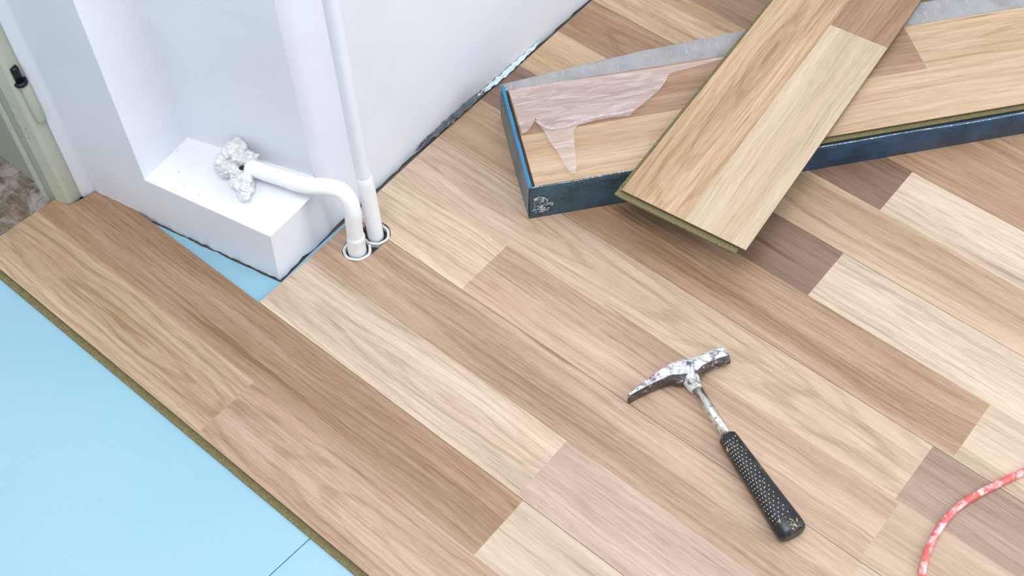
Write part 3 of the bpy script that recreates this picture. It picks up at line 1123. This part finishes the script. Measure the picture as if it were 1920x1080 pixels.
# planks in the carton
PT = 0.0085
def plank(name, blocks, L, W, loc, rotz, t=0.0080, lips=True):
    root = empty(name, loc, rotz)
    blocks_mesh('board', blocks, 0.0016, [WOOD, HDF], root)
    prism('core', rect(0.001, L-0.001, 0.0050, W-0.001), -t, -0.0015, [HDF], root)
    prism('long_tongue', rect(0.001, L-0.001, -0.0050, 0.0049), -t, -t+0.0026, [HDF], root, bevel=0.0004)
    return root
cd, sd_ = math.cos(ANG), math.sin(ANG)
def cw(d, n_, z):
    return (OX+cd*d-sd_*n_, OY+sd_*d+cd*n_, z)
PW = 0.1905
toneset = [(200, 172, 140), (186, 154, 124), (212, 190, 160)]
for k in range(7):
    z = 0.0018+PT*(k+1)-0.0002
    if k == 6:
        z = 0.0018+PT*7+0.0003
        dx = 0.620
        bl = [blk(rect(0, 1.285, 0, 0.0975), (214, 186, 152), 0.64, 0.25, 0.75),
              blk(rect(0, dx, 0.0975, PW), (176, 142, 112), 0.36, 0.3, 0.9),
              blk(rect(dx, 1.285, 0.0975, PW), (217, 190, 154), 0.19, 0.7, 0.85)]
        lab = 'top two-strip laminate plank inside the open carton'
    else:
        bl = [blk(rect(0, 1.285, 0, PW), toneset[k % 3])]
        lab = 'laminate plank stacked in the carton under the top one' if k < 5 else 'laminate plank directly under the top plank in the carton'
    jit = 0.0 if k == 6 else (0.0006*((k*7) % 3))
    o = plank('laminate_plank', bl, 1.285, PW, cw(0.0095+jit, 0.0062, z), ANG, t=PT-0.0004)
    tag(o, lab, 'plank', 'laminate planks packed in the carton')

# ------------------------------------------------------------------ the loose plank on the carton rim
YAW = 1.676
Lx, Ly = math.cos(YAW), math.sin(YAW)
t_ = 0.008
ZP = 0.0764
fl = (0.3120, 0.6120)           # front left corner of the decor
# local frame: x along the plank, y to the left; front right corner is the origin
frc = (fl[0]+Ly*0.192, fl[1]-Lx*0.192)
loose = empty('laminate_plank', (frc[0], frc[1], ZP), YAW)
tag(loose, 'loose two-strip laminate plank lying across the carton rim, its end over the floor', 'plank')
LJ = 0.453
LB = [blk(rect(0, LJ, 0, 0.0935), (216, 197, 168), 0.81, 0.15, 0.75),
      blk(rect(LJ, 1.285, 0, 0.0935), (176, 140, 104), 0.24, 0.3, 1.0),
      blk(rect(0, 1.285, 0.0935, 0.192), (207, 176, 136), 0.49, 0.85, 0.95)]
blocks_mesh('board', LB, 0.0018, [WOOD, HDF], loose)
prism('core', rect(0.0050, 1.2848, 0.0012, 0.1915), -0.008, -0.0017, [HDF], loose)
prism('end_tongue', rect(-0.0085, 0.0049, 0.010, 0.1985), -0.0080, -0.0048, [HDF], loose, bevel=0.0007)
prism('long_tongue', rect(-0.0085, 1.285, 0.1916, 0.1985), -0.0080, -0.0040, [HDF], loose, bevel=0.0007)

# ------------------------------------------------------------------ hammer
def make_worn_steel(name, base, rust, paint, pf, scale=60.0, bump=0.6, metal=0.75):
    mt, nt, b = new_mat(name)
    g = G(nt)
    c = coords(g)
    f = g.noise(c, scale, 6.0, 0.7, 0.6)
    f2 = g.noise(c, scale*3.0, 4.0, 0.7)
    mask = g.ramp(f, pf-0.05, pf+0.05)
    rm = g.ramp(f2, 0.5, 0.64)
    col = g.mix(rm, lin(base), lin(rust))
    col = g.mix(mask, col, lin(paint))
    g.put(b.inputs['Base Color'], col)
    g.put(b.inputs['Metallic'], g.math('MULTIPLY', g.math('SUBTRACT', 1.0, mask), metal))
    g.put(b.inputs['Roughness'], g.math('ADD', 0.28, g.math('MULTIPLY', mask, 0.35)))
    g.bump(g.math('ADD', f, f2), bump, 0.002, b)
    return mt


HEADM = make_worn_steel('paint_spattered_steel', (150, 150, 152), (84, 80, 78), (206, 208, 210), 0.47, 70.0)
HEADS = make_worn_steel('rusty_dark_steel', (92, 86, 84), (52, 46, 44), (158, 158, 158), 0.60, 90.0)
SHAFTM = make_worn_steel('worn_chrome', (226, 222, 212), (176, 168, 152), (58, 52, 48), 0.62, 45.0, 0.08, 1.0)


def make_grip():
    mt, nt, b = new_mat('black_rubber_grip')
    g = G(nt)
    c = coords(g)
    f = g.noise(c, 110.0, 5.0, 0.75, 1.2)
    z = g.n('ShaderNodeSeparateXYZ'); g.put(z.inputs[0], c)
    f_big = g.noise(c, 26.0, 2.0, 0.5)
    thr = g.math('ADD', f, g.math('MULTIPLY', g.math('SUBTRACT', f_big, 0.5), 0.5))
    col = g.mix(g.ramp(thr, 0.665, 0.69), lin((27, 29, 33)), lin((196, 188, 140)))
    dust = g.noise(c, 40.0, 4.0, 0.6)
    col = g.mix(g.ramp(dust, 0.52, 0.75, 0, 0.25), col, lin((96, 108, 118)))
    g.put(b.inputs['Base Color'], col)
    b.inputs['Roughness'].default_value = 0.36
    g.bump(f, 0.3, 0.001, b)
    return mt


GRIPM = make_grip()
ham = empty('masonry_hammer', (0.535, 0.462, 0))
tag(ham, 'worn paint-spattered masonry hammer with chisel-pointed head and black rubber grip', 'hammer')
hl = Vector(ham.location)
ZH = 0.0225
stations = [((1177, 737), (1181, 742), 0.0005, 0.0225, 0.12), ((1196, 722), (1198, 733), 0.0005, 0.0228, 0.12), ((1215.6, 707), (1218, 724), 0.0008, 0.0232, 0.16), ((1240, 689), (1238, 716), 0.001, 0.0235, 0.18),
            ((1262, 676), (1258, 710), 0.001, 0.0245, 0.22), ((1273, 672), (1273, 713), 0.0005, 0.0255, 0.28), ((1290, 667), (1296, 712), 0.0005, 0.0260, 0.28),
            ((1302, 665), (1310, 704), 0.0015, 0.0250, 0.28), ((1312, 661), (1319, 693), 0.0025, 0.0235, 0.30), ((1331, 653), (1341, 681), 0.003, 0.0230, 0.30), ((1350, 645), (1366, 674), 0.003, 0.0230, 0.30),
            ((1355, 644), (1372, 672), 0.004, 0.0220, 0.30)]
vs, fs = [], []
for up_, lo_, z0, z1, ch_ in stations:
    a = at(*up_, ZH); b_ = at(*lo_, ZH)
    w = (b_-a)
    hz = z1-z0
    for t, z in ((ch_*0.8, 0), (1-ch_*0.8, 0), (1, ch_), (1, 1-ch_), (1-ch_*0.8, 1), (ch_*0.8, 1), (0, 1-ch_), (0, ch_)):
        p = a+w*t
        vs.append(Vector((p.x, p.y, z0+hz*z))-hl)
n = len(stations)
for i in range(n-1):
    for k in range(8):
        k2 = (k+1) % 8
        fs.append((i*8+k, (i+1)*8+k, (i+1)*8+k2, i*8+k2))
fs.append(tuple(range(8))); fs.append(tuple((n-1)*8+k for k in reversed(range(8))))
hmi = [(1 if k in (1, 2, 3) else 0) for i in range(n-1) for k in range(8)] + [1, 0]
hd = mesh('hammer_head', vs, fs, [HEADM, HEADS], ham, mi=hmi, bevel=0.0012)
bm = bmesh.new(); bm.from_mesh(hd.data); bmesh.ops.recalc_face_normals(bm, faces=bm.faces[:]); bm.to_mesh(hd.data); bm.free()
# cheeks / socket
sA = at(1288, 697, 0.0135)-hl
sB = at(1306, 731, 0.0135)-hl
sA.z = sB.z = 0.0135
ax = (sB-sA)
tube('socket', [sA-ax*0.3, sA+ax*0.1, sA+ax*0.45, sA+ax*0.62, sA+ax*0.8, sA+ax*1.0], [0.0135, 0.0135, 0.0122, 0.0108, 0.0100, 0.0086], HEADM, ham, 20)
hA = at(1303, 724, 0.0125); hB = at(1362, 817, 0.0140); hC = at(1489, 1003, 0.0150)
hA.z, hB.z, hC.z = 0.0135, 0.0140, 0.0150
hA -= hl; hB -= hl; hC -= hl
tube('shaft', [hA, hA.lerp(hB, 0.5), hB], [0.0072, 0.0072, 0.0072], SHAFTM, ham, 20)
axd = (hC-hB).normalized()
side = axd.cross(Vector((0, 0, 1))).normalized()
upv = side.cross(axd)
GL = (hC-hB).length
prof_g = [(0.0, 0.0085, 0.0085), (0.003, 0.0116, 0.0112), (GL*0.12, 0.0126, 0.0120), (GL*0.35, 0.0142, 0.0128), (GL*0.6, 0.0160, 0.0138), (GL*0.8, 0.0178, 0.0146), (GL-0.014, 0.0188, 0.0149), (GL-0.006, 0.0186, 0.0147), (GL-0.002, 0.0172, 0.0136), (GL, 0.0140, 0.0110)]
vs, fs = [], []
SG = 28
for s, rw, rh in prof_g:
    p = hB+axd*s
    for k in range(SG):
        a = 2*math.pi*k/SG
        ca, sa = math.cos(a), math.sin(a)
        e = 0.82
        x = math.copysign(abs(ca)**e, ca)*rw
        z = math.copysign(abs(sa)**e, sa)*rh
        vs.append(p+side*x+upv*z)
for i in range(len(prof_g)-1):
    for k in range(SG):
        k2 = (k+1) % SG
        fs.append((i*SG+k, i*SG+k2, (i+1)*SG+k2, (i+1)*SG+k))
fs.append(tuple(reversed(range(SG)))); fs.append(tuple((len(prof_g)-1)*SG+k for k in range(SG)))
gr = mesh('grip', vs, fs, [GRIPM], ham, smooth=True)
bm = bmesh.new(); bm.from_mesh(gr.data); bmesh.ops.recalc_face_normals(bm, faces=bm.faces[:]); bm.to_mesh(gr.data); bm.free()
# raised dots of the grip
def prof_at(s):
    for (a, w0, h0), (b_, w1, h1) in zip(prof_g, prof_g[1:]):
        if s <= b_:
            t = (s-a)/(b_-a)
            return lerp(w0, w1, t), lerp(h0, h1, t)
    return prof_g[-1][1:]
vs, fs = [], []
for i in range(34):
    s = 0.012+i*0.0050
    if s > GL-0.022:
        break
    rw, rh = prof_at(s)
    for q in range(5):
        a = math.radians(24+q*17+(8.5 if i % 2 else 0))
        a = math.pi - a if False else a
        ca, sa = math.cos(a), math.sin(a)
        e = 0.82
        c_ = hB+axd*s-side*(-1)*(abs(ca)**e*math.copysign(1, ca)*rw)+upv*(abs(sa)**e*rh)
        nrm = (side*ca/rw+upv*sa/rh).normalized()
        r = 0.0009
        t1 = axd; t2 = nrm.cross(axd)
        k = len(vs)
        for j in range(6):
            an = j*math.pi/3
            vs.append(c_+t1*math.cos(an)*r+t2*math.sin(an)*r-nrm*0.0001)
        vs.append(c_+nrm*0.0005)
        for j in range(6):
            fs.append((k+j, k+(j+1) % 6, k+6))
mesh('grip_dots', vs, fs, [make_plain('dusty_dots', (188, 186, 172), 0.6)], ham, smooth=True)

# ------------------------------------------------------------------ cable
def make_cable():
    mt, nt, b = new_mat('paint_smeared_red_cable')
    g = G(nt)
    c = coords(g)
    f = g.noise(c, 70.0, 5.0, 0.7, 0.5)
    col = g.mix(g.ramp(f, 0.42, 0.6), lin((222, 92, 88)), lin((232, 190, 192)))
    g.put(b.inputs['Base Color'], col)
    b.inputs['Roughness'].default_value = 0.4
    return mt
cpx = [(2010, 850), (1960, 868), (1920, 885), (1880, 903), (1836, 925), (1796, 951), (1766, 984), (1745, 1020), (1733, 1055), (1729, 1090), (1731, 1140), (1742, 1200)]
cp = []
for x, y in cpx:
    p = at(x, y, 0.0047); p.z = 0.0047
    cp.append(p)
cb = tube('cable', spline(cp, 8), 0.0045, make_cable(), seg=16)
tag(cb, 'thin red rubber cable smeared with white paint curving over the floor', 'cable')
